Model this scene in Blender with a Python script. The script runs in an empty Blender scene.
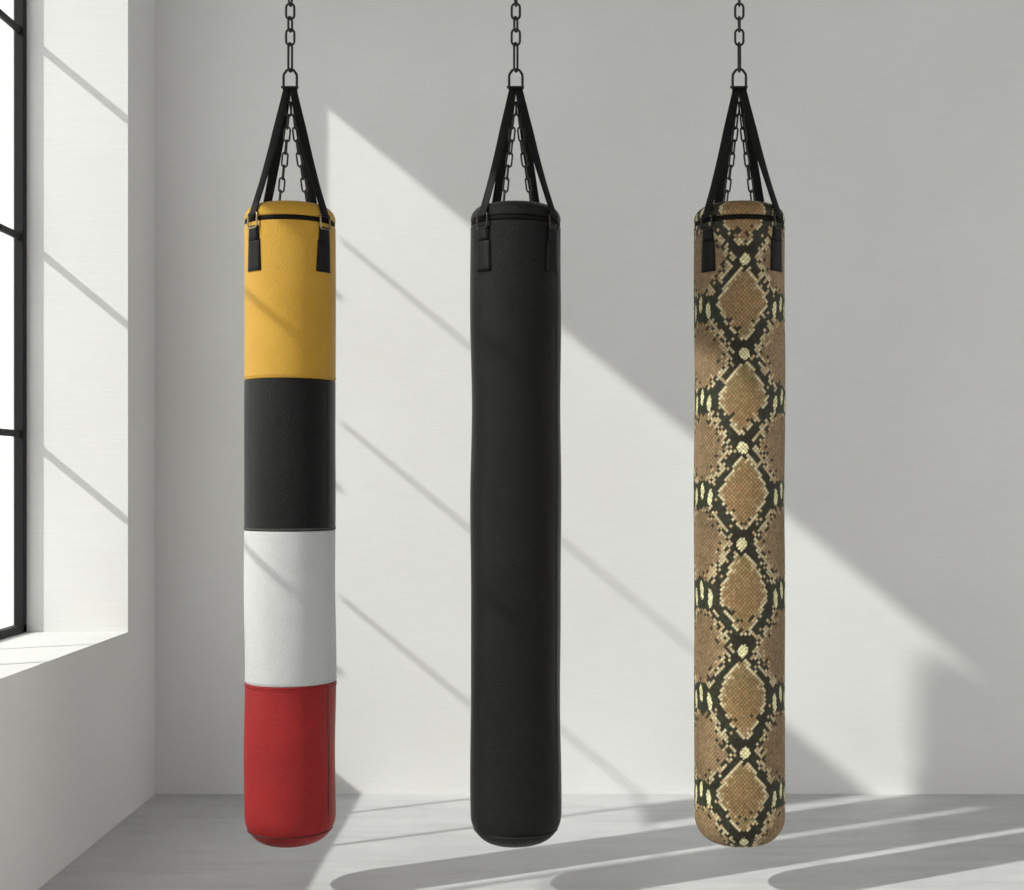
import bpy, bmesh, math, random
import numpy as np
from mathutils import Vector, Matrix

random.seed(7)
C = bpy.context.scene.collection
PI = math.pi

# ------------------------------------------------------------------ layout
F = 1400.0                      # focal length in pixels of the 1024 px wide frame
H = 1.15                        # eye height
D = F * H / 313.0               # back wall distance
YB = 3.90                       # plane of the bags
S = YB / F
XL = -385.0 * D / F             # left wall inner face
YC = F * -XL / 412.0            # far reveal of the window
XW = -513.0 / F * YC            # plane of the steel window
SILL = H - 151.0 / F * YC
CEIL = 4.3
YF = -2.6                       # where the built floor ends, behind the eye
XR = 4.4
SUN_DY, SUN_DZ = 0.53, -0.83

def zpx(y):
    return H + (481.0 - y) * S
def xpx(x):
    return (x - 540.0) * S

# ------------------------------------------------------------------ helpers
def tag(o, label=None, cat=None, group=None, kind=None):
    if label: o['label'] = label
    if cat: o['category'] = cat
    if group: o['group'] = group
    if kind: o['kind'] = kind
    return o

def empty(name, loc, rz=0.0):
    o = bpy.data.objects.new(name, None)
    o.empty_display_size = 0.1
    o.location = loc
    o.rotation_euler = (0, 0, rz)
    C.objects.link(o)
    return o

def build(name, bm, mat, parent=None, smooth=False, loc=None):
    me = bpy.data.meshes.new(name)
    bm.normal_update()
    bm.to_mesh(me)
    bm.free()
    if smooth:
        me.polygons.foreach_set('use_smooth', [True] * len(me.polygons))
    me.materials.append(mat)
    o = bpy.data.objects.new(name, me)
    C.objects.link(o)
    if parent: o.parent = parent
    if loc: o.location = loc
    return o

def box(bm, x0, x1, y0, y1, z0, z1, bevel=0.0):
    r = bmesh.ops.create_cube(bm, size=1.0)
    vs = r['verts']
    for v in vs:
        v.co = Vector(((x0 + x1) / 2 + v.co.x * (x1 - x0), (y0 + y1) / 2 + v.co.y * (y1 - y0), (z0 + z1) / 2 + v.co.z * (z1 - z0)))
    if bevel > 0:
        es = list({e for v in vs for e in v.link_edges})
        bmesh.ops.bevel(bm, geom=es, offset=bevel, segments=2, profile=0.5, affect='EDGES')

def sweep(bm, pts, r, closed=True, n=8):
    """round wire along a path of points"""
    m = len(pts)
    rings = []
    prev = None
    for i in range(m):
        if closed:
            t = (pts[(i + 1) % m] - pts[i - 1]).normalized()
        else:
            t = (pts[min(i + 1, m - 1)] - pts[max(i - 1, 0)]).normalized()
        if prev is None:
            a = Vector((0, 1, 0)) if abs(t.y) < 0.9 else Vector((1, 0, 0))
            u = t.cross(a).normalized()
        else:
            u = (prev - t * prev.dot(t)).normalized()
        prev = u
        w = t.cross(u)
        rings.append([bm.verts.new(pts[i] + (u * math.cos(2 * PI * k / n) + w * math.sin(2 * PI * k / n)) * r) for k in range(n)])
    for i in range(m if closed else m - 1):
        A, B = rings[i], rings[(i + 1) % m]
        for k in range(n):
            bm.faces.new((A[k], A[(k + 1) % n], B[(k + 1) % n], B[k]))
    if not closed:
        bm.faces.new(rings[0][::-1])
        bm.faces.new(rings[-1])

def link_points(L, W, r, n=7):
    """stadium in the local xz plane, outer length L along z"""
    hw = W / 2 - r
    hl = L / 2 - r - hw
    pts = []
    for k in range(n + 1):
        a = PI * k / n
        pts.append(Vector((hw * math.cos(a), 0, hl + hw * math.sin(a))))
    for k in range(n + 1):
        a = PI + PI * k / n
        pts.append(Vector((hw * math.cos(a), 0, -hl + hw * math.sin(a))))
    return pts

def add_link(bm, c, d, roll, L, W, r):
    d = d.normalized()
    q = Vector((0, 0, 1)).rotation_difference(d)
    M = Matrix.Translation(c) @ q.to_matrix().to_4x4() @ Matrix.Rotation(roll, 4, 'Z')
    sweep(bm, [M @ p for p in link_points(L, W, r)], r, True, 8)

def lathe(bm, prof, n, wob=None, cap_bottom=False, cap_top=False, arc=None):
    """prof: list of (r, z) from bottom to top; angle 0 faces the eye, positive to the right"""
    rows = []
    for (r, z) in prof:
        row = []
        for k in range(n):
            th = -PI + 2 * PI * k / n
            rr = r + (wob(th, z) if wob and r > 0.03 else 0.0)
            row.append(bm.verts.new((rr * math.sin(th), -rr * math.cos(th), z)))
        rows.append(row)
    for i in range(len(rows) - 1):
        for k in range(n):
            bm.faces.new((rows[i][k], rows[i][(k + 1) % n], rows[i + 1][(k + 1) % n], rows[i + 1][k]))
    if cap_bottom: bm.faces.new(rows[0][::-1])
    if cap_top: bm.faces.new(rows[-1])

# ------------------------------------------------------------------ materials
def new_mat(name):
    m = bpy.data.materials.new(name)
    m.use_nodes = True
    nt = m.node_tree
    b = nt.nodes['Principled BSDF']
    return m, nt, b

def lin(c):
    c = c / 255.0
    return c / 12.92 if c <= 0.04045 else ((c + 0.055) / 1.055) ** 2.4
def srgb(r, g, b):
    return (lin(r), lin(g), lin(b), 1.0)

def noise(nt, scale, detail=4.0, rough=0.55, sc=(1, 1, 1), coord='Object'):
    tc = nt.nodes.new('ShaderNodeTexCoord')
    mp = nt.nodes.new('ShaderNodeMapping')
    mp.inputs['Scale'].default_value = sc
    nz = nt.nodes.new('ShaderNodeTexNoise')
    nz.inputs['Scale'].default_value = scale
    nz.inputs['Detail'].default_value = detail
    nz.inputs['Roughness'].default_value = rough
    nt.links.new(tc.outputs[coord], mp.inputs['Vector'])
    nt.links.new(mp.outputs['Vector'], nz.inputs['Vector'])
    return nz.outputs['Fac']

def ramp(nt, fac, stops):
    rp = nt.nodes.new('ShaderNodeValToRGB')
    el = rp.color_ramp.elements
    el[0].position, el[0].color = stops[0]
    el[1].position, el[1].color = stops[-1]
    for p, c in stops[1:-1]:
        e = el.new(p); e.color = c
    nt.links.new(fac, rp.inputs['Fac'])
    return rp.outputs['Color']

def bump(nt, h, strength, dist, prev=None):
    b = nt.nodes.new('ShaderNodeBump')
    b.inputs['Strength'].default_value = strength
    b.inputs['Distance'].default_value = dist
    nt.links.new(h, b.inputs['Height'])
    if prev: nt.links.new(prev, b.inputs['Normal'])
    return b.outputs['Normal']

def mixc(nt, f, a, b, mode='MIX'):
    m = nt.nodes.new('ShaderNodeMix')
    m.data_type = 'RGBA'
    m.blend_type = mode
    if isinstance(f, float): m.inputs['Factor'].default_value = f
    else: nt.links.new(f, m.inputs['Factor'])
    for sock, v in ((m.inputs['A'], a), (m.inputs['B'], b)):
        if isinstance(v, tuple): sock.default_value = v
        else: nt.links.new(v, sock)
    return m.outputs['Result']

def plaster(name, c0, c1):
    m, nt, b = new_mat(name)
    big = noise(nt, 1.6, 5, 0.6)
    weave = noise(nt, 60, 3, 0.6, (0.12, 0.12, 4.0))
    col = ramp(nt, big, [(0.3, c0), (0.7, c1)])
    wv = ramp(nt, weave, [(0.3, (0.955, 0.955, 0.955, 1)), (0.7, (1, 1, 1, 1))])
    nt.links.new(mixc(nt, 1.0, col, wv, 'MULTIPLY'), b.inputs['Base Color'])
    b.inputs['Roughness'].default_value = 0.92
    b.inputs['Specular IOR Level'].default_value = 0.15
    grain = noise(nt, 180, 3, 0.6)
    nt.links.new(bump(nt, weave, 0.12, 0.004, bump(nt, grain, 0.12, 0.002)), b.inputs['Normal'])
    return m

WALL = plaster('wall_plaster', (0.735, 0.735, 0.72, 1), (0.775, 0.775, 0.765, 1))
REVEAL = plaster('wall_plaster_warm', (0.70, 0.70, 0.688, 1), (0.73, 0.73, 0.72, 1))

CEILM = plaster('grey_ceiling_plaster', (0.20, 0.20, 0.198, 1), (0.23, 0.23, 0.225, 1))

def concrete():
    m, nt, b = new_mat('pale_concrete')
    n1 = noise(nt, 1.3, 8, 0.62)
    n2 = noise(nt, 9, 8, 0.7, (1, 2.6, 1))
    n3 = noise(nt, 3.5, 6, 0.75, (0.5, 3.0, 1))
    c = ramp(nt, n1, [(0.25, (0.50, 0.505, 0.505, 1)), (0.75, (0.64, 0.645, 0.64, 1))])
    c2 = ramp(nt, n2, [(0.3, (0.9, 0.9, 0.905, 1)), (0.62, (1, 1, 1, 1))])
    c3 = ramp(nt, n3, [(0.35, (0.86, 0.86, 0.87, 1)), (0.55, (1, 1, 1, 1))])
    nt.links.new(mixc(nt, 1.0, mixc(nt, 1.0, c, c2, 'MULTIPLY'), c3, 'MULTIPLY'), b.inputs['Base Color'])
    b.inputs['Specular IOR Level'].default_value = 0.5
    nt.links.new(ramp(nt, n2, [(0.2, (0.36, 0.36, 0.36, 1)), (0.8, (0.52, 0.52, 0.52, 1))]), b.inputs['Roughness'])
    nt.links.new(bump(nt, n2, 0.10, 0.003), b.inputs['Normal'])
    return m
FLOOR = concrete()

def leather(name, base, dark, rough=0.42, spec=0.5, grain=0.35):
    m, nt, b = new_mat(name)
    tc = nt.nodes.new('ShaderNodeTexCoord')
    vo = nt.nodes.new('ShaderNodeTexVoronoi')
    vo.feature = 'DISTANCE_TO_EDGE'
    vo.inputs['Scale'].default_value = 260
    wp = nt.nodes.new('ShaderNodeMapping')
    wp.inputs['Scale'].default_value = (1, 1, 1.5)
    nt.links.new(tc.outputs['Object'], wp.inputs['Vector'])
    nt.links.new(wp.outputs['Vector'], vo.inputs['Vector'])
    fine = noise(nt, 230, 3, 0.55, (1, 1, 1.7))
    soft = noise(nt, 7, 3, 0.5)
    col = ramp(nt, soft, [(0.3, dark), (0.7, base)])
    sp = ramp(nt, fine, [(0.3, (0.88, 0.88, 0.88, 1)), (0.7, (1, 1, 1, 1))])
    nt.links.new(mixc(nt, 1.0, col, sp, 'MULTIPLY'), b.inputs['Base Color'])
    b.inputs['Roughness'].default_value = rough
    b.inputs['Specular IOR Level'].default_value = spec
    rp = ramp(nt, vo.outputs['Distance'], [(0.0, (0, 0, 0, 1)), (0.25, (1, 1, 1, 1))])
    nt.links.new(bump(nt, soft, 0.3, 0.012, bump(nt, fine, grain, 0.004, bump(nt, rp, grain * 0.6, 0.001))), b.inputs['Normal'])
    return m

YELLOW = leather('yellow_leather', (0.59, 0.335, 0.040, 1), (0.54, 0.295, 0.030, 1), 0.43, 0.25, 0.8)
BLACK = leather('black_leather', (0.0042, 0.0045, 0.0041, 1), (0.003, 0.0032, 0.003, 1), 0.30, 0.19, 0.8)
WHITE = leather('white_leather', (0.57, 0.575, 0.565, 1), (0.54, 0.545, 0.535, 1), 0.5, 0.3, 0.7)
RED = leather('red_leather', (0.36, 0.014, 0.014, 1), (0.28, 0.011, 0.011, 1), 0.42, 0.24, 0.8)

def plain(name, col, rough, metal=0.0, spec=0.5, nscale=80, amt=0.25):
    m, nt, b = new_mat(name)
    f = noise(nt, nscale, 3, 0.6)
    d = tuple(c * (1 - amt) for c in col[:3]) + (1,)
    nt.links.new(ramp(nt, f, [(0.3, d), (0.7, col)]), b.inputs['Base Color'])
    b.inputs['Roughness'].default_value = rough
    b.inputs['Metallic'].default_value = metal
    b.inputs['Specular IOR Level'].default_value = spec
    return m
STEEL = plain('black_window_steel', (0.010, 0.011, 0.011, 1), 0.55, 0.0, 0.2)
CHAIN = plain('dark_chain_steel', (0.05, 0.05, 0.048, 1), 0.4, 0.85)
DARKMETAL = plain('oiled_steel', (0.035, 0.035, 0.034, 1), 0.42, 0.8)
BRASS = plain('nickel_brass', (0.36, 0.30, 0.19, 1), 0.3, 1.0)
GUNMETAL = plain('gunmetal', (0.055, 0.054, 0.05, 1), 0.35, 1.0)
THREAD = plain('grey_thread', (0.16, 0.15, 0.13, 1), 0.8)
DTHREAD = plain('dark_thread', (0.03, 0.03, 0.03, 1), 0.8)
SEAM = plain('dark_seam', (0.012, 0.010, 0.008, 1), 0.6)
TAPE = plain('black_zip_tape', (0.006, 0.005, 0.0045, 1), 0.7, 0.0, 0.1)
PATCH = leather('anchor_leather', (0.006, 0.006, 0.006, 1), (0.0045, 0.0045, 0.0045, 1), 0.5, 0.16, 0.25)
OUT = plain('shade_board_grey', (0.5, 0.5, 0.48, 1), 0.8)

def webbing():
    m, nt, b = new_mat('black_webbing')
    f = noise(nt, 420, 2, 0.5, (1, 1, 0.35))
    nt.links.new(ramp(nt, f, [(0.3, (0.004, 0.004, 0.004, 1)), (0.7, (0.009, 0.0095, 0.009, 1))]), b.inputs['Base Color'])
    b.inputs['Roughness'].default_value = 0.62
    b.inputs['Specular IOR Level'].default_value = 0.14
    nt.links.new(bump(nt, f, 0.5, 0.0015), b.inputs['Normal'])
    return m
WEB = webbing()

def glass():
    m = bpy.data.materials.new('window_glass')
    m.use_nodes = True
    nt = m.node_tree
    nt.nodes.clear()
    o = nt.nodes.new('ShaderNodeOutputMaterial')
    t = nt.nodes.new('ShaderNodeBsdfTransparent')
    t.inputs['Color'].default_value = (0.97, 0.98, 0.97, 1)
    g = nt.nodes.new('ShaderNodeBsdfGlossy')
    g.inputs['Roughness'].default_value = 0.02
    mx = nt.nodes.new('ShaderNodeMixShader')
    mx.inputs[0].default_value = 0.05
    nt.links.new(t.outputs[0], mx.inputs[1])
    nt.links.new(g.outputs[0], mx.inputs[2])
    nt.links.new(mx.outputs[0], o.inputs['Surface'])
    return m
GLASS = glass()

# ------------------------------------------------------------------ setting
WT = 0.20
def struct(name, bm, mat, parent=None, label=None):
    o = build(name, bm, mat, parent)
    o['kind'] = 'structure'
    if label: o['label'] = label
    return o

XO = XW - 0.05                  # outer face of the left wall
bm = bmesh.new(); box(bm, XO, XR + WT, YF, D + WT, -0.2, 0.0)
tag(struct('floor', bm, FLOOR, None, 'pale grey polished concrete floor with long sunlit streaks'), cat='floor')
bm = bmesh.new(); box(bm, XO, XR + WT, D, D + WT, 0.0, CEIL)
tag(struct('wall_back', bm, WALL, None, 'pale grey plaster wall behind the three bags'), cat='wall')
bm = bmesh.new(); box(bm, XR, XR + WT, YF, D, 3.3, CEIL); box(bm, XR, XR + WT, D - 0.9, D, 0.0, 3.3)  # space below left open on purpose, lets fill light into the room
tag(struct('wall_right', bm, WALL, None, 'unseen plaster wall on the right, wide low opening added for fill light'), cat='wall')
bm = bmesh.new(); box(bm, XO, 2.2, YF - WT, YF, 0.0, CEIL); box(bm, 2.2, XR + WT, YF - WT, YF, 3.3, CEIL)  # out of view; gap at the right added to let in fill
tag(struct('wall_front', bm, WALL, None, 'plain plaster wall behind the viewer'), cat='wall')
bm = bmesh.new(); box(bm, XO, XR + WT, YF, D + WT, CEIL, CEIL + 0.2)
tag(struct('ceiling', bm, CEILM, None, 'flat plaster ceiling carrying the chains'), cat='ceiling')

Y_NEAR = -1.6                   # unseen near end of the window, drawn out for more fill light
HEAD = 3.40
bm = bmesh.new()
box(bm, XO, XL, YC, D, 0.0, CEIL)
box(bm, XO, XL, YF, YC, 0.0, SILL)
box(bm, XO, XL, YF, YC, HEAD, CEIL)
box(bm, XO, XL, YF, Y_NEAR, SILL, HEAD)
tag(struct('wall_left', bm, REVEAL, None, 'thick white wall with deep window recess and sill'), cat='wall')

def zbar(px, py):
    X = (px - 540.0) * D / F
    return H + (481.0 - py) * D / F - SUN_DZ * (X - XW)
def yw(px):
    return D - SUN_DY * ((px - 540.0) * D / F - XW)

def window(name, y0, y1, sashes, label):
    """sashes: (far y, near y, head z, bar heights, opaque span)"""
    root = empty(name, (XW, (y0 + y1) / 2, SILL))
    root['kind'] = 'structure'; root['label'] = label; root['category'] = 'window'
    o = Vector((XW, (y0 + y1) / 2, SILL))
    def put(nm, fn, mat):
        bm = bmesh.new(); fn(bm)
        bmesh.ops.translate(bm, vec=-o, verts=bm.verts)
        return build(nm, bm, mat, root)
    d0, d1 = XW - 0.034, XW
    top = SILL + (HEAD - SILL)
    put('window_frame', lambda b: (box(b, d0, d1, y1 - 0.032, y1, SILL, top, 0.003),
                                   box(b, d0, d1, y0, y0 + 0.032, SILL, top, 0.003),
                                   box(b, d0, d1, y0, y1, SILL, SILL + 0.028, 0.003)), STEEL)
    for i, (ya, yb, hz, bars, op, w) in enumerate(sashes):
        put('head_rail', lambda b: box(b, d0, d1, yb, ya, hz, top + 0.001), STEEL)
        for z in bars:
            put('glazing_bar', lambda b: box(b, XW - (0.022 if i == 0 else 0.018), XW - 0.008, yb, ya, z - (0.0115 if i == 0 else 0.0055), z + (0.0115 if i == 0 else 0.0055), 0.002), STEEL)
        if w:
            put('mullion', lambda b: box(b, XW - (0.020 if i == 1 else 0.030), XW - 0.009, ya - w, ya + w, SILL, top, 0.002), STEEL)
        put('glass_pane', lambda b: box(b, XW - 0.026, XW - 0.021, yb, ya, SILL, hz), GLASS)
        if op:
            put('shade_panel', lambda b: box(b, d0 + 0.006, d1 - 0.006, op[2], op[3], op[0], op[1], 0.002), STEEL)  # opaque panel added out of view to throw shade on the back wall
    return root

zs = lambda y: H + (481.0 - y) * YC / F
h1, h2 = zbar(327, 110) + 0.036, zbar(567.6, 336) + 0.036
b1 = [zbar(341, 240) + 0.012, zbar(336.5, 419) + 0.012, zbar(336.5, 594) + 0.012]  # bars of the unseen sashes, heights made up to place their shadows
b2 = [zbar(565, 540), zbar(565, 730)]
y_01, y_12, y_23 = yw(345), yw(516), yw(740)
b4 = [2.89, 2.19, 1.49]
yA, yB_ = yw(915) - 0.045, 3.13
window('window_1', Y_NEAR, YC, [
    (YC, y_01, h1, [zs(33), zs(238), zs(434)], None, 0),
    (y_01, y_12, h1, b1, None, 0),
    (y_12, y_23, h2, b2, None, 0.006),
    (y_23, 3.13, h2, b2, (b2[1], b2[0], yw(872), y_23), 0.008),
    (3.13, 2.2, HEAD - 0.03, b4, None, 0.010),
    (2.2, 1.3, HEAD - 0.03, b4, None, 0.014),
    (1.3, 0.3, HEAD - 0.03, b4, None, 0.014),
    (0.3, -0.7, HEAD - 0.03, b4, None, 0.014),
    (-0.7, Y_NEAR, HEAD - 0.03, b4, None, 0.014),
], 'tall black steel window with glazing bars in the left wall')

# unseen rounded-top board, added outside the window to shade the back wall
bm = bmesh.new()
zlow = 2.80
wall_pts = [(915, 672), (918, 660), (924, 653), (932, 650), (940, 652), (950, 659), (960, 668), (970, 672), (975, 660)]
pts = [(yA, zlow), (yB_, zlow), (yB_, HEAD)]
pts += [(yw(px) - 0.045, min(HEAD, zbar(px, py) + 0.05)) for px, py in wall_pts[::-1]]
fa = [bm.verts.new((XO - 0.004, y, z)) for y, z in pts]
fb = [bm.verts.new((XO - 0.034, y, z)) for y, z in pts]
bm.faces.new(fa); bm.faces.new(fb[::-1])
for i in range(len(pts)):
    j = (i + 1) % len(pts)
    bm.faces.new((fa[i], fb[i], fb[j], fa[j]))
bmesh.ops.recalc_face_normals(bm, faces=bm.faces)
tag(struct('shade_board_1', bm, OUT, None, 'unseen rounded board added outside the window to shade the back wall'), cat='shade_board')

# ------------------------------------------------------------------ bags
R = 45.0 * S
Z0 = zpx(842.5)                     # underside of the bags
ZR = zpx(227)                   # rim
ZL = zpx(204)                     # top of the lid

def wob_for(seed):
    rnd = random.Random(seed)
    w = [(rnd.uniform(0.0004, 0.0009), rnd.randint(1, 3), rnd.uniform(4, 16), rnd.uniform(0, 6.3)) for _ in range(5)]
    return lambda th, z: sum(a * math.sin(n * th + k * z + p) for a, n, k, p in w) * 0.9

def bottom_profile(r=R, rc=0.072, steps=12):
    pr = [(0.0005, Z0), (r - rc - 0.02, Z0 + 0.0006), (r - rc, Z0 + 0.002)]
    for k in range(1, steps + 1):
        a = PI / 2 * k / steps
        pr.append((r - rc + rc * math.sin(a), Z0 + 0.002 + rc * (1 - math.cos(a)) * 1.08))
    return pr

def fill(z0, z1, n, r=R):
    return [(r, z0 + (z1 - z0) * k / n) for k in range(n + 1)]

def rim_roll(z, r=R):
    """rolled edge at the top of the body"""
    return [(r, z - 0.010), (r + 0.0005, z - 0.005), (r - 0.001, z - 0.0015), (r - 0.005, z)]

def lid_profile():
    zb = ZR + 0.012
    pr = [(R - 0.006, zb), (R - 0.0005, zb + 0.002), (R, zb + 0.006)]
    rc, hc = 0.046, ZL - zb - 0.013
    for k in range(1, 9):
        a = PI / 2 * k / 8
        pr.append((R - rc + rc * math.cos(a), zb + 0.006 + hc * math.sin(a)))
    zz = zb + 0.006 + hc
    for k in range(1, 7):
        q = k / 6
        pr.append(((R - rc) * (1 - q) + 0.0006 * q, zz + (ZL - zz) * math.sin(q * PI / 2)))
    return pr

def polar(th, r, z):
    return Vector((r * math.sin(th), -r * math.cos(th), z))

def surf_strip(bm, th, w, z0, z1, rfun, thick, n=12, m=4, w_top=None):
    """a curved plate lying on the bag surface"""
    rows_o, rows_i = [], []
    for i in range(n + 1):
        q = i / n
        z = z0 + (z1 - z0) * q
        ww = w if w_top is None else w + (w_top - w) * q
        ro, ri = [], []
        for j in range(m + 1):
            t = th + (j / m - 0.5) * ww / R
            r = rfun(t, z)
            ed = 0.0 if 0 < j < m and 0 < i < n else thick * 0.35
            ro.append(bm.verts.new(polar(t, r + thick - ed, z)))
            ri.append(bm.verts.new(polar(t, r - 0.001, z)))
        rows_o.append(ro); rows_i.append(ri)
    for i in range(n):
        for j in range(m):
            bm.faces.new((rows_o[i][j], rows_o[i][j + 1], rows_o[i + 1][j + 1], rows_o[i + 1][j]))
            bm.faces.new((rows_i[i][j + 1], rows_i[i][j], rows_i[i + 1][j], rows_i[i + 1][j + 1]))
    for j in range(m):
        bm.faces.new((rows_i[0][j], rows_i[0][j + 1], rows_o[0][j + 1], rows_o[0][j]))
        bm.faces.new((rows_o[n][j], rows_o[n][j + 1], rows_i[n][j + 1], rows_i[n][j]))
    for i in range(n):
        bm.faces.new((rows_o[i][0], rows_o[i + 1][0], rows_i[i + 1][0], rows_i[i][0]))
        bm.faces.new((rows_o[i + 1][m], rows_o[i][m], rows_i[i][m], rows_i[i + 1][m]))

def ring_stitch(bm, z, r, n, wob, h=0.0012, span=0.6):
    for k in range(n):
        a0 = 2 * PI * k / n
        a1 = a0 + 2 * PI / n * span
        am = (a0 + a1) / 2
        vs = []
        for a in (a0, a1):
            rr = r + wob(a if a < PI else a - 2 * PI, z)
            vs += [polar(a, rr + 0.0012, z - h), polar(a, rr + 0.0012, z + h)]
        rr = r + wob(am if am < PI else am - 2 * PI, z)
        top = [polar(am, rr + 0.0021, z - h * 0.8), polar(am, rr + 0.0021, z + h * 0.8)]
        v = [bm.verts.new(p) for p in vs]
        t = [bm.verts.new(p) for p in top]
        bm.faces.new((v[0], t[0], t[1], v[1]))
        bm.faces.new((t[0], v[2], v[3], t[1]))
        bm.faces.new((v[0], v[2], t[0]))
        bm.faces.new((v[1], t[1], v[3]))

def torus_ring(bm, r, z, w, wob, n=120, m=8):
    pts = []
    for k in range(n):
        th = -PI + 2 * PI * k / n
        pts.append(polar(th, r + wob(th, z), z))
    sweep(bm, pts, w, True, m)

def ribbon(bm, P, dirs, w, t):
    """flat webbing: path P, width directions"""
    rows = []
    for i, p in enumerate(P):
        tan = (P[min(i + 1, len(P) - 1)] - P[max(i - 1, 0)]).normalized()
        u = (dirs[i] - tan * dirs[i].dot(tan)).normalized()
        nrm = u.cross(tan).normalized()
        ww = w[i] if isinstance(w, list) else w
        rows.append([bm.verts.new(p + u * a * ww / 2 + nrm * b * t / 2) for a, b in ((-1, -.6), (-.9, -1), (.9, -1), (1, -.6), (1, .6), (.9, 1), (-.9, 1), (-1, .6))])
    for A, B in zip(rows, rows[1:]):
        for k in range(8):
            bm.faces.new((A[k], A[(k + 1) % 8], B[(k + 1) % 8], B[k]))
    bm.faces.new(rows[0][::-1]); bm.faces.new(rows[-1])
    bmesh.ops.recalc_face_normals(bm, faces=bm.faces)

APEX = zpx(87.5)

def rig(root, wob, rot, ring_mat, view, twist, back=38):
    """straps, rings, anchors, inner chains and the hanging chain (all in bag coordinates, z as in the room)"""
    for idx, deg in enumerate((-48 + rot, 48 + rot, 180 - back + view, -(180 - back) + view)):
        th = math.radians(deg)
        side = -1 if math.sin(th) < 0 else 1
        front = math.cos(th) > 0
        out = Vector((math.sin(th), -math.cos(th), 0))
        tanv = Vector((math.cos(th), math.sin(th), 0))
        zr_c = zpx(227)
        # square ring
        bm = bmesh.new()
        hw, hh, rr = 0.0185, 0.0205, 0.0027
        c = polar(th, R + 0.0075, zr_c)
        pts = []
        for (sx, sz) in ((1, 1), (-1, 1), (-1, -1), (1, -1)):
            a0 = {(1, 1): 0, (-1, 1): 90, (-1, -1): 180, (1, -1): 270}[(sx, sz)]
            for k in range(5):
                a = math.radians(a0 + 90 * k / 4)
                lx = sx * (hw - 0.006) + 0.006 * math.cos(a)
                lz = sz * (hh - 0.006) + 0.006 * math.sin(a)
                pts.append(c + tanv * lx + Vector((0, 0, lz)) - out * max(0, lz) * 0.15)
        sweep(bm, pts, rr, True, 8)
        build('square_ring', bm, ring_mat, root, True)
        # strap
        bm = bmesh.new()
        p1 = c + Vector((0, 0, hh + 0.001)) - out * 0.003
        p0 = Vector((side * 0.0085, (-0.006 if front else 0.008), APEX - 0.004))
        n = 22
        P, W, wd = [], [], []
        sag = 0.006 * (1 if front else 0.6)
        for k in range(n + 1):
            q = k / n
            p = p0.lerp(p1, q)
            p += out * (-sag) * math.sin(PI * q)
            P.append(p)
            d0 = Vector((1, 0.25 * side * (1 if front else -1), 0))
            W.append(d0.lerp(tanv * (1 if front else -1), min(1, q * 1.3)))
            wd.append(0.0195 + 0.0080 * min(1, q * 3))
        # loop round the lower ring bar
        P.append(p1 + Vector((0, 0, -0.004)) + out * 0.005); W.append(W[-1]); wd.append(0.0275)
        P.append(p1 + Vector((0, 0, -0.012)) + out * 0.003); W.append(W[-1]); wd.append(0.0275)
        ribbon(bm, P, W, wd, 0.0038)
        st = build('webbing_strap', bm, WEB, root, True)
        # anchor patch with a narrow loop through the ring
        rf = lambda t, z: R + wob(t, z)
        za, zb = zpx(276), zpx(245)
        bm = bmesh.new()
        surf_strip(bm, th, 0.052, za, zb, rf, 0.0055, 10, 6, 0.044)
        surf_strip(bm, th, 0.039, zb - 0.004, zpx(232), rf, 0.0085, 6, 5, 0.034)
        an = build('strap_anchor', bm, PATCH, root, True)
        bm = bmesh.new()
        for sx in (-1, 1):
            for k in range(11):
                z = za + 0.006 + k * 0.0072
                surf_strip(bm, th + sx * 0.020 / R, 0.0016, z, z + 0.004, rf, 0.0066, 1, 1)
        for k in range(4):
            surf_strip(bm, th + (k - 1.5) * 0.0075 / R, 0.0045, za + 0.0045, za + 0.006, rf, 0.0066, 1, 1)
        build('stitching', bm, DTHREAD, an)
    # inner chains
    for side, tx in ((-1, -0.036), (1, 0.044)):
        a = Vector((side * 0.003, 0.004, APEX - 0.006))
        e = Vector((tx, 0.028, ZL + 0.006))
        d = (a - e)
        Lk, Wk, rk = 0.047, 0.021, 0.0026
        pitch = Lk - 4 * rk
        m = int(round(d.length / pitch))
        pitch = d.length / m
        Lk = pitch + 4 * rk
        par = None
        for k in range(m):
            bm = bmesh.new()
            q = (k + 0.5) / m
            cc = e.lerp(a, q) + Vector((side * -0.005 * math.sin(PI * q), 0, 0))
            add_link(bm, cc, d, math.radians((25 if k % 2 else 105) + 12 * math.sin(k * 2.1 + twist)), Lk, Wk, rk)
            if par is None:
                par = build('bag_chain', bm, CHAIN, root, True)
            else:
                build('chain_link', bm, CHAIN, par, True)
        bm = bmesh.new()
        cc = e + Vector((0, 0, -0.004))
        sweep(bm, [cc + Vector((0.009 * math.cos(2 * PI * k / 14), 0.0, 0.009 * math.sin(2 * PI * k / 14))) for k in range(14)], 0.0022, True, 8)
        build('eyelet', bm, CHAIN, root, True)
    # shackle
    zt = zpx(68)
    bm = bmesh.new()
    rs = 0.0036
    z0, z1, z2 = APEX + 0.001, zpx(75), zt - rs
    pp = [(-0.0185, z0 - 0.006), (-0.0185, z0 + 0.01), (-0.0185, z1 - 0.004), (-0.0175, z1 + 0.002), (-0.010, z2 - 0.003), (-0.005, z2), (0.005, z2), (0.010, z2 - 0.003), (0.0175, z1 + 0.002), (0.0185, z1 - 0.004), (0.0185, z0 + 0.01), (0.0185, z0 - 0.006)]
    sweep(bm, [Vector((x, 0, z)) for x, z in pp], rs, False, 10)
    sh = build('shackle', bm, DARKMETAL, root, True)
    bm = bmesh.new()
    sweep(bm, [Vector((-0.025, 0, z0)), Vector((-0.02, 0, z0)), Vector((0.02, 0, z0)), Vector((0.023, 0, z0))], 0.0034, False, 10)
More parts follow.
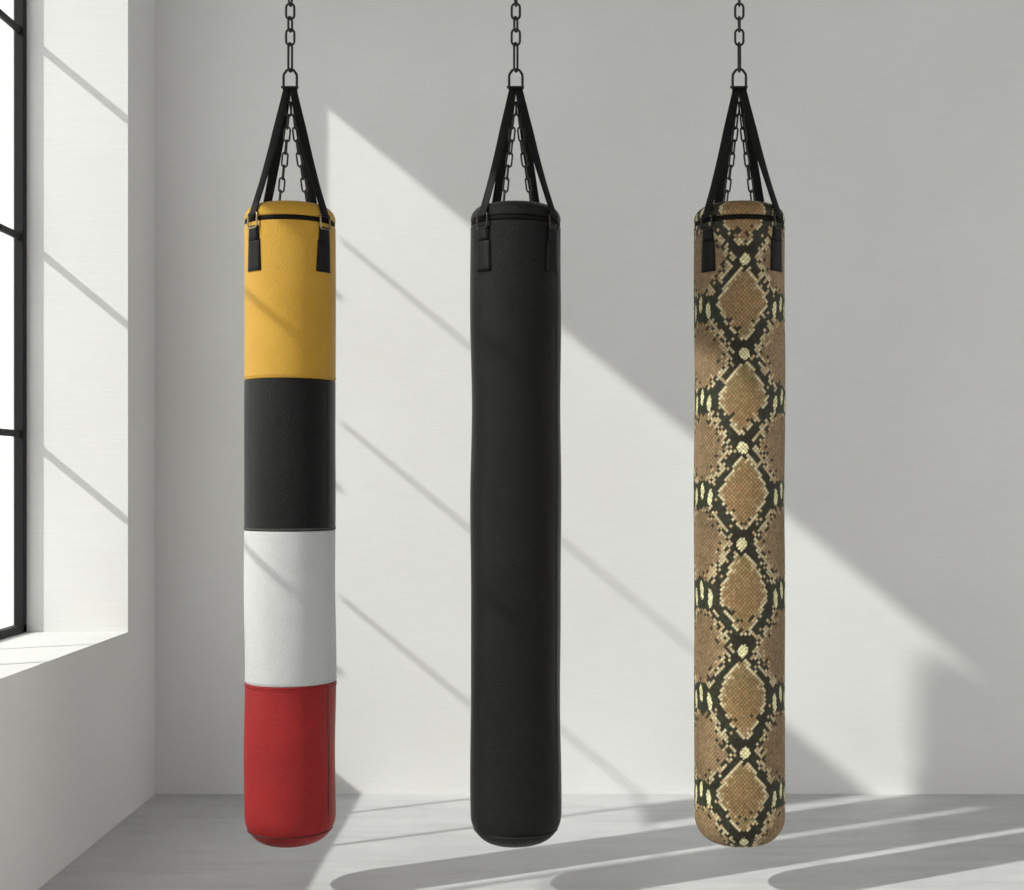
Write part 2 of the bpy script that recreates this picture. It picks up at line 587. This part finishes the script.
    build('pin', bm, DARKMETAL, sh, True)
    # hanging chain: measured links first, then on up to the ceiling
    r = 0.0033
    z = zt - 2 * 0.0036 + 0.0005          # underside of the shackle's top bar
    par = None
    specs = [(0.086, 0.024, 62 + 8 * twist), (0.052, 0.0295, 2), (0.047, 0.028, 70 + 6 * twist), (0.051, 0.0295, -2)]
    k = 0
    rest = bmesh.new()
    while z < CEIL - 0.10:
        Lk, Wk, ro = specs[k] if k < 4 else (0.050, 0.029, 80 if k % 2 == 0 else 0)
        c = Vector((0, 0, z - 2 * r + Lk / 2))
        if k <= 4:
            bm = bmesh.new()
            add_link(bm, c, Vector((0, 0, 1)), math.radians(ro), Lk, Wk, r)
            if par is None: par = build('hanging_chain', bm, CHAIN, root, True)
            else: build('chain_link', bm, CHAIN, par, True)
        else:
            add_link(rest, c, Vector((0, 0, 1)), math.radians(ro), Lk, Wk, r)
        z = z - 2 * r + Lk - 2 * r
        k += 1
    build('upper_chain', rest, CHAIN, root, True)
    bm = bmesh.new()
    sweep(bm, [Vector((0, 0, CEIL - 0.012)), Vector((0, 0, z + 0.03)), Vector((0.012, 0, z + 0.018)), Vector((0.016, 0, z + 0.004)), Vector((0.010, 0, z - 0.006)), Vector((0, 0, z - 0.010)), Vector((-0.012, 0, z - 0.004)), Vector((-0.014, 0, z + 0.006))], 0.005, False, 10)
    hk = build('ceiling_hook', bm, DARKMETAL, root, True)
    bm = bmesh.new(); box(bm, -0.05, 0.05, -0.05, 0.05, CEIL - 0.012, CEIL - 0.0005, 0.003)
    build('ceiling_plate', bm, DARKMETAL, hk)

def common(root, wob, lid_mat, seam_th, seam_z0):
    bm = bmesh.new()
    lathe(bm, [(R - 0.010, ZR - 0.002), (R - 0.0022, ZR), (R - 0.0012, ZR + 0.006), (R - 0.0022, ZR + 0.012), (R - 0.010, ZR + 0.014)], 160, wob)
    zb = build('zip_band', bm, TAPE, root, True)
    if lid_mat:
        bm = bmesh.new()
        lathe(bm, lid_profile(), 160, wob, cap_top=True)
        lid = build('lid', bm, lid_mat, root, True)
    return zb

def to_room(root, parts_z=Z0):
    """geometry was written with room heights; drop it so that the Empty sits at the bag's base"""
    seen = set()
    def rec(o, top):
        for ch in [x for x in bpy.data.objects if x.parent == o]:
            if top: ch.location.z -= Z0
            rec(ch, False)
    rec(root, True)

N = 192
# ---- bag one: four colour blocks
wob = wob_for(11)
bag = empty('punching_bag', (xpx(290.2), YB, Z0))
tag(bag, 'tall punching bag in yellow, black, white and red colour blocks', 'punching bag', 'punching bags hung in a row on chains')
zy, zk, zw = zpx(381.0), zpx(530.0), zpx(681.0)
edge = 0.0035
def panel(name, prof, mat, label, capb=False):
    bm = bmesh.new()
    lathe(bm, prof, N, wob, cap_bottom=capb)
    o = build(name, bm, mat, bag, True)
    o['label'] = label
    return o
def lip(z0, z1, n):
    return [(R - 0.003, z0), (R - 0.0006, z0 + 0.0012), (R, z0 + edge)] + fill(z0 + edge + 0.004, z1 - edge - 0.004, n) + [(R, z1 - edge), (R - 0.0006, z1 - 0.0012), (R - 0.003, z1)]
py = panel('leather_panel', lip(zy, ZR - 0.011, 24)[:-3] + rim_roll(ZR), YELLOW, 'yellow leather panel')
pk = panel('leather_panel', lip(zk, zy, 24), BLACK, 'black leather panel')
pw = panel('leather_panel', lip(zw, zk, 24), WHITE, 'white leather panel')
bp = bottom_profile()
pr = panel('leather_panel', bp + fill(bp[-1][1] + 0.006, zw - edge - 0.003, 24) + [(R, zw - edge), (R - 0.0006, zw - 0.0012), (R - 0.003, zw)], RED, 'red leather panel with rounded foot', True)
common(bag, wob, YELLOW, 0, 0)
for par, z, dz, mat in ((py, zy, 0.007, YELLOW), (pk, zk, 0.006, THREAD), (pw, zw, 0.007, WHITE), (pr, zw, -0.009, RED)):
    bm = bmesh.new(); ring_stitch(bm, z + dz, R - 0.0004, 150, wob)
    build('stitching', bm, mat, par)
for par, z, mat in ((pk, zk, SEAM), (pr, zw, RED)):
    bm = bmesh.new(); torus_ring(bm, R - 0.0006, z - 0.003 if par is pr else z + 0.003, 0.0018, wob)
    build('piping', bm, mat, par, True)
# cross seam under the anchors
bm = bmesh.new(); torus_ring(bm, R - 0.0006, zpx(273), 0.0011, wob); build('cross_seam', bm, YELLOW, py, True)
# side seam on each panel
th_s = math.radians(66)
for par, za, zb, mat in ((py, zy + 0.004, ZR - 0.012, YELLOW), (pk, zk + 0.006, zy - 0.004, SEAM), (pw, zw + 0.004, zk - 0.004, WHITE), (pr, Z0 + 0.085, zw - 0.006, SEAM)):
    bm = bmesh.new()
    surf_strip(bm, th_s, 0.0032 if par in (pk, pr) else 0.0026, za, zb, lambda t, z: R + wob(t, z), 0.0009, 24, 2)
    build('side_seam', bm, mat, par, True)
# seam of the foot
bm = bmesh.new(); torus_ring(bm, bp[10][0] + 0.0004, bp[10][1], 0.0017, lambda a, b: 0); build('foot_seam', bm, SEAM, pr, True)
rig(bag, wob, 8, BRASS, 10, 0.3, 36)
to_room(bag)

# ---- bag two: plain black
wob = wob_for(23)
bag = empty('punching_bag', (xpx(515.8), YB, Z0))
tag(bag, 'tall plain black leather punching bag hanging in the middle', 'punching bag', 'punching bags hung in a row on chains')
bm = bmesh.new()
lathe(bm, bp + fill(bp[-1][1] + 0.006, ZR - 0.012, 90) + rim_roll(ZR), N, wob, cap_bottom=True)
body = build('bag_body', bm, BLACK, bag, True)
common(bag, wob, BLACK, 0, 0)
bm = bmesh.new()
surf_strip(bm, th_s, 0.0034, Z0 + 0.06, ZR - 0.014, lambda t, z: R + wob(t, z) - (0.0 if z > Z0 + 0.075 else 0.002), 0.001, 60, 2)
build('side_seam', bm, SEAM, body, True)
bm = bmesh.new(); torus_ring(bm, bp[10][0] + 0.0004, bp[10][1], 0.0018, lambda a, b: 0); build('foot_seam', bm, SEAM, body, True)
rig(bag, wob, 5, GUNMETAL, 1, -0.4, 31)
to_room(bag)

# ---- bag three: snakeskin
def vnoise(n, seed):
    rng = np.random.default_rng(seed)
    return rng.random(n)

def snake_colors(th, z, extra=0.0):
    """linear rgb of the snakeskin at angle th, room height z; every scale has one colour"""
    NS = 72
    p = 2 * PI * R / NS
    u = th * R / p
    v = z / p * 0.92
    wave = 0.10 * np.sin(th * 9 + z * 23) + 0.08 * np.sin(z * 61 - th * 4)
    a = u + v + wave; b = u - v + wave * 0.6
    ia, ib = np.floor(a), np.floor(b)
    fa, fb = a - ia, b - ib
    ca, cb = ia + 0.5, ib + 0.5
    uc = (ca + cb) / 2; vc = (ca - cb) / 2
    thc = uc * p / R
    zc = vc * p / 0.92
    y = 481.0 - (zc - H) / S * 1.033
    yq = 481.0 - (z - H) / S * 1.033
    def h(k):
        x = np.sin(np.mod(ia, NS) * 12.9898 + ib * 0 + (ia - ib) * 78.233 + k * 37.719) * 43758.5453
        return x - np.floor(x)
    r1, r2, r3, r4 = h(1), h(2), h(3), h(4)
    KY, KT = [60, 164, 258, 352.7, 446.6, 542.8, 650, 752, 845, 940], [-1, 0, 1, 2, 3, 4, 5, 6, 7, 8]
    t = np.interp(y, KY, KT)
    s = (thc + extra) / (2 * PI / 3)
    s = s + 0.010 * np.sin(t * 5.1) + 0.008 * np.sin(t * 11.3 + s * 6)
    ds = s - np.round(s)
    dt = t - 0.5 - np.round(t - 0.5)
    ds2 = (s - 0.5) - np.round(s - 0.5)
    dt2 = t - np.round(t)
    pw_ = 1.22
    # the same coordinates unsnapped, for the small pale marks
    tq = np.interp(yq, KY, KT)
    sq = (th + extra) / (2 * PI / 3)
    sq = sq + 0.010 * np.sin(tq * 5.1) + 0.008 * np.sin(tq * 11.3 + sq * 6)
    sq = sq + 0.004 * np.sin(th * 91 + z * 300); tq = tq + 0.008 * np.sin(th * 70 - z * 410)
    dsq = sq - np.round(sq); dtq = tq - 0.5 - np.round(tq - 0.5)
    dsq2 = (sq - 0.5) - np.round(sq - 0.5); dtq2 = tq - np.round(tq)
    e1 = (np.abs(ds) / 0.232) ** pw_ + (np.abs(dt + 0.02) / 0.372) ** pw_
    e2 = (np.abs(ds2) / 0.325) ** pw_ + (np.abs(dt2) / 0.43) ** pw_
    e1 = e1 + (r4 - 0.5) * 0.10
    e2 = e2 + (r3 - 0.5) * 0.14
    pal = {k: np.array([lin(c) for c in v]) for k, v in dict(
        brown=(154, 127, 86), olive=(142, 128, 85), rust=(157, 117, 83), tan=(184, 160, 120), cream=(214, 198, 158),
        spot=(236, 228, 178), dark=(46, 42, 31), green=(50, 53, 38), side=(156, 130, 97), sided=(130, 108, 79)).items()}
    n = len(th)
    col = np.empty((n, 3))
    big = 0.5 + 0.5 * np.sin(dt * 7.0 + 1.2 + 0.8 * np.sin(np.round(t - 0.5) * 2.3))
    # default: dark network
    col[:] = pal['dark']
    m = r1 > 0.55; col[m] = pal['green']
    m = (r2 > 0.93); col[m] = pal['tan']
    # side diamonds
    mb = (e2 < 1.30)
    mm = mb & (e2 >= 1.0); col[mm] = pal['cream'] * 0.86
    m2 = mm & (r1 < 0.34); col[m2] = pal['dark'] * 1.3
    m2 = mm & (r1 > 0.80); col[m2] = pal['tan']
    m = e2 < 1.0
    w = np.clip(0.35 + 0.5 * r2 + 0.3 * np.sin(ds2 * 9 + t), 0, 1)[:, None]
    mixs = pal['side'] * w + pal['sided'] * (1 - w)
    col[m] = mixs[m]
    m2 = m & (e2 > 0.72) & (r1 < 0.17); col[m2] = pal['dark'] * 1.5
    m2 = m & (e2 > 0.80) & (r1 > 0.72); col[m2] = pal['tan']
    # front diamonds
    m = (e1 >= 1.0) & (e1 < 1.17); col[m] = pal['cream'] * 0.95
    m2 = m & (dt > 0.10) & (r1 < 0.30); col[m2] = pal['dark'] * 1.2
    m = e1 < 1.0
    w = np.clip(big + (r2 - 0.5) * 0.5, 0, 1)[:, None]
    w3 = np.clip(0.25 + (r3 - 0.5) * 0.8, 0, 1)[:, None]
    br = (pal['brown'] * w + pal['olive'] * (1 - w)) * (1 - w3) + pal['rust'] * w3
    col[m] = br[m]
    m2 = m & (e1 > 0.62) & (dt > 0.14) & (r1 < 0.16); col[m2] = pal['dark'] * 1.4
    m2 = m & (e1 > 0.80) & (r1 > 0.7); col[m2] = pal['tan']
    # knots where the bands cross
    kk = (np.abs(ds) / 0.105 + np.abs(dt2) / 0.135) < 1
    col[kk] = pal['dark']
    kb = (np.abs(ds) < 0.115) & (np.abs(dt2 + 0.095) < 0.045); col[kb] = pal['dark'] * 0.9
    kk = ((np.abs(dsq) / 0.056) ** 1.5 + (np.abs(dtq2 - 0.012) / 0.066) ** 1.5) < 1
    col[kk] = pal['spot']
    # dark nodes at the sides with pale ovals
    nd = ((np.abs(ds2) / 0.205) ** 2 + (np.abs(dt) / 0.145) ** 2 < 1) & (e1 > 1.16)
    col[nd] = pal['green']
    for off, hw_, hh_ in ((0.122, 0.031, 0.088), (0.0, 0.030, 0.085)):
        ov = ((np.abs(np.abs(dsq2) - off) / hw_) ** 2 + (np.abs(dtq - (0.03 if off > 0.1 else -0.04)) / hh_) ** 2 < 1)
        col[ov] = (pal['spot'] * 0.9 + 0.1 * pal['cream'])
    # each scale: small brightness change, darker skin between the scales
    col *= (0.80 + 0.40 * r4)[:, None]
    edge_ = np.maximum(np.abs(fa - 0.5), np.abs(fb - 0.5))
    k = np.clip((edge_ - 0.30) / 0.18, 0, 1)
    k = k * k * (3 - 2 * k)
    pale = (col.mean(axis=1) > 0.05)
    col *= (1 - np.where(pale, 0.62, 0.2) * k)[:, None]
    height = (1 - k)
    return col, height

def snake_mesh(name, prof, n, parent, wob):
    prof = np.array(prof)
    m = len(prof)
    th = -PI + 2 * PI * np.arange(n) / n
    TH, ZZ = np.meshgrid(th, prof[:, 1])
    RR = np.repeat(prof[:, 0:1], n, axis=1)
    # length along the profile stands in for the height where the bag turns inwards
    dl = np.sqrt(np.diff(prof[:, 0]) ** 2 + np.diff(prof[:, 1]) ** 2)
    L = np.concatenate([[0], np.cumsum(dl)])
    i0 = int(np.argmax(prof[:, 0] > R - 0.0003))
    VV = np.repeat((L - L[i0] + prof[i0, 1])[:, None], n, axis=1)
    col, hgt = snake_colors(TH.ravel() + math.radians(3), VV.ravel())
    wv = np.zeros_like(TH)
    for a, nn, k, p in wob.w:
        wv += a * np.sin(nn * TH + k * ZZ + p)
    RR = RR + np.where(RR > 0.03, wv * 0.9 + (hgt.reshape(TH.shape) - 1) * 0.0005, 0)
    co = np.stack([RR * np.sin(TH), -RR * np.cos(TH), ZZ], axis=-1).reshape(-1, 3)
    i = np.arange(m - 1)[:, None]; k = np.arange(n)[None, :]
    k1 = (k + 1) % n
    quads = np.stack([i * n + k, i * n + k1, (i + 1) * n + k1, (i + 1) * n + k], axis=-1).reshape(-1, 4)
    me = bpy.data.meshes.new(name)
    me.vertices.add(len(co)); me.vertices.foreach_set('co', co.ravel().astype(np.float32))
    me.loops.add(quads.size); me.loops.foreach_set('vertex_index', quads.ravel().astype(np.int32))
    me.polygons.add(len(quads))
    me.polygons.foreach_set('loop_start', np.arange(0, quads.size, 4, dtype=np.int32))
    me.update(calc_edges=True)
    me.polygons.foreach_set('use_smooth', np.ones(len(quads), dtype=bool))
    at = me.color_attributes.new('scales', 'FLOAT_COLOR', 'POINT')
    at.data.foreach_set('color', np.concatenate([col, np.ones((len(col), 1))], axis=1).ravel().astype(np.float32))
    me.validate()
    mt, nt, b = new_mat('snakeskin')
    an = nt.nodes.new('ShaderNodeAttribute'); an.attribute_name = 'scales'
    f = noise(nt, 300, 3, 0.6)
    g = ramp(nt, f, [(0.3, (0.82, 0.82, 0.82, 1)), (0.7, (1, 1, 1, 1))])
    nt.links.new(mixc(nt, 1.0, an.outputs['Color'], g, 'MULTIPLY'), b.inputs['Base Color'])
    b.inputs['Roughness'].default_value = 0.6
    b.inputs['Specular IOR Level'].default_value = 0.22
    me.materials.append(mt)
    o = bpy.data.objects.new(name, me)
    C.objects.link(o)
    o.parent = parent
    return o

class Wob:
    def __init__(self, seed):
        rnd = random.Random(seed)
        self.w = [(rnd.uniform(0.0004, 0.0009), rnd.randint(1, 3), rnd.uniform(4, 16), rnd.uniform(0, 6.3)) for _ in range(5)]
    def __call__(self, th, z):
        return sum(a * math.sin(n * th + k * z + p) for a, n, k, p in self.w) * 0.9
wob = Wob(31)
bag = empty('punching_bag', (xpx(739.3), YB, Z0))
tag(bag, 'tall brown and black snakeskin patterned punching bag', 'punching bag', 'punching bags hung in a row on chains')
def dense(prof, step):
    out = []
    for (r0, z0), (r1, z1) in zip(prof, prof[1:]):
        k = max(1, int(math.hypot(r1 - r0, z1 - z0) / step))
        out += [(r0 + (r1 - r0) * q / k, z0 + (z1 - z0) * q / k) for q in range(k)]
    return out + [prof[-1]]
bps = bottom_profile(R, 0.072, 40)
snake_mesh('bag_body', dense(bps + [(R, ZR - 0.012)] + rim_roll(ZR), 0.0023), 420, bag, wob)
snake_mesh('lid', dense(lid_profile(), 0.0026), 420, bag, wob)
common(bag, wob, None, 0, 0)
rig(bag, wob, -2.5, GUNMETAL, -8, 0.8, 33)
to_room(bag)

# ------------------------------------------------------------------ light
sun = bpy.data.lights.new('sun', 'SUN')
sun.energy = 3.7
sun.angle = math.radians(0.95)
sun.color = (1.0, 0.985, 0.955)
so = bpy.data.objects.new('sun', sun)
so.rotation_euler = Vector((1.0, SUN_DY, SUN_DZ)).to_track_quat('-Z', 'Y').to_euler()
so.location = (-6, 0, 7)
C.objects.link(so)

w = bpy.data.worlds.new('bright_overcast')
w.use_nodes = True
bg = w.node_tree.nodes['Background']
bg.inputs['Color'].default_value = (1.0, 0.99, 0.975, 1)
bg.inputs['Strength'].default_value = 1.5
bpy.context.scene.world = w

# ------------------------------------------------------------------ camera
cam = bpy.data.cameras.new('camera')
cam.sensor_width = 36.0
cam.lens = 36.0 * F / 1024.0
cam.shift_x = -28.0 / 1024.0
cam.shift_y = 36.0 / 1024.0
co = bpy.data.objects.new('camera', cam)
co.location = (0, 0, H)
co.rotation_euler = (PI / 2, 0, 0)
C.objects.link(co)
sc = bpy.context.scene
sc.camera = co
sc.view_settings.view_transform = 'Standard'
sc.view_settings.look = 'None'
sc.view_settings.exposure = 0.15
sc.view_settings.gamma = 1.0
sc.view_settings.use_curve_mapping = False
try:
    sc.cycles.use_denoising = True
    sc.cycles.max_bounces = 10
    sc.cycles.diffuse_bounces = 6
    sc.cycles.transparent_max_bounces = 12
except Exception:
    pass
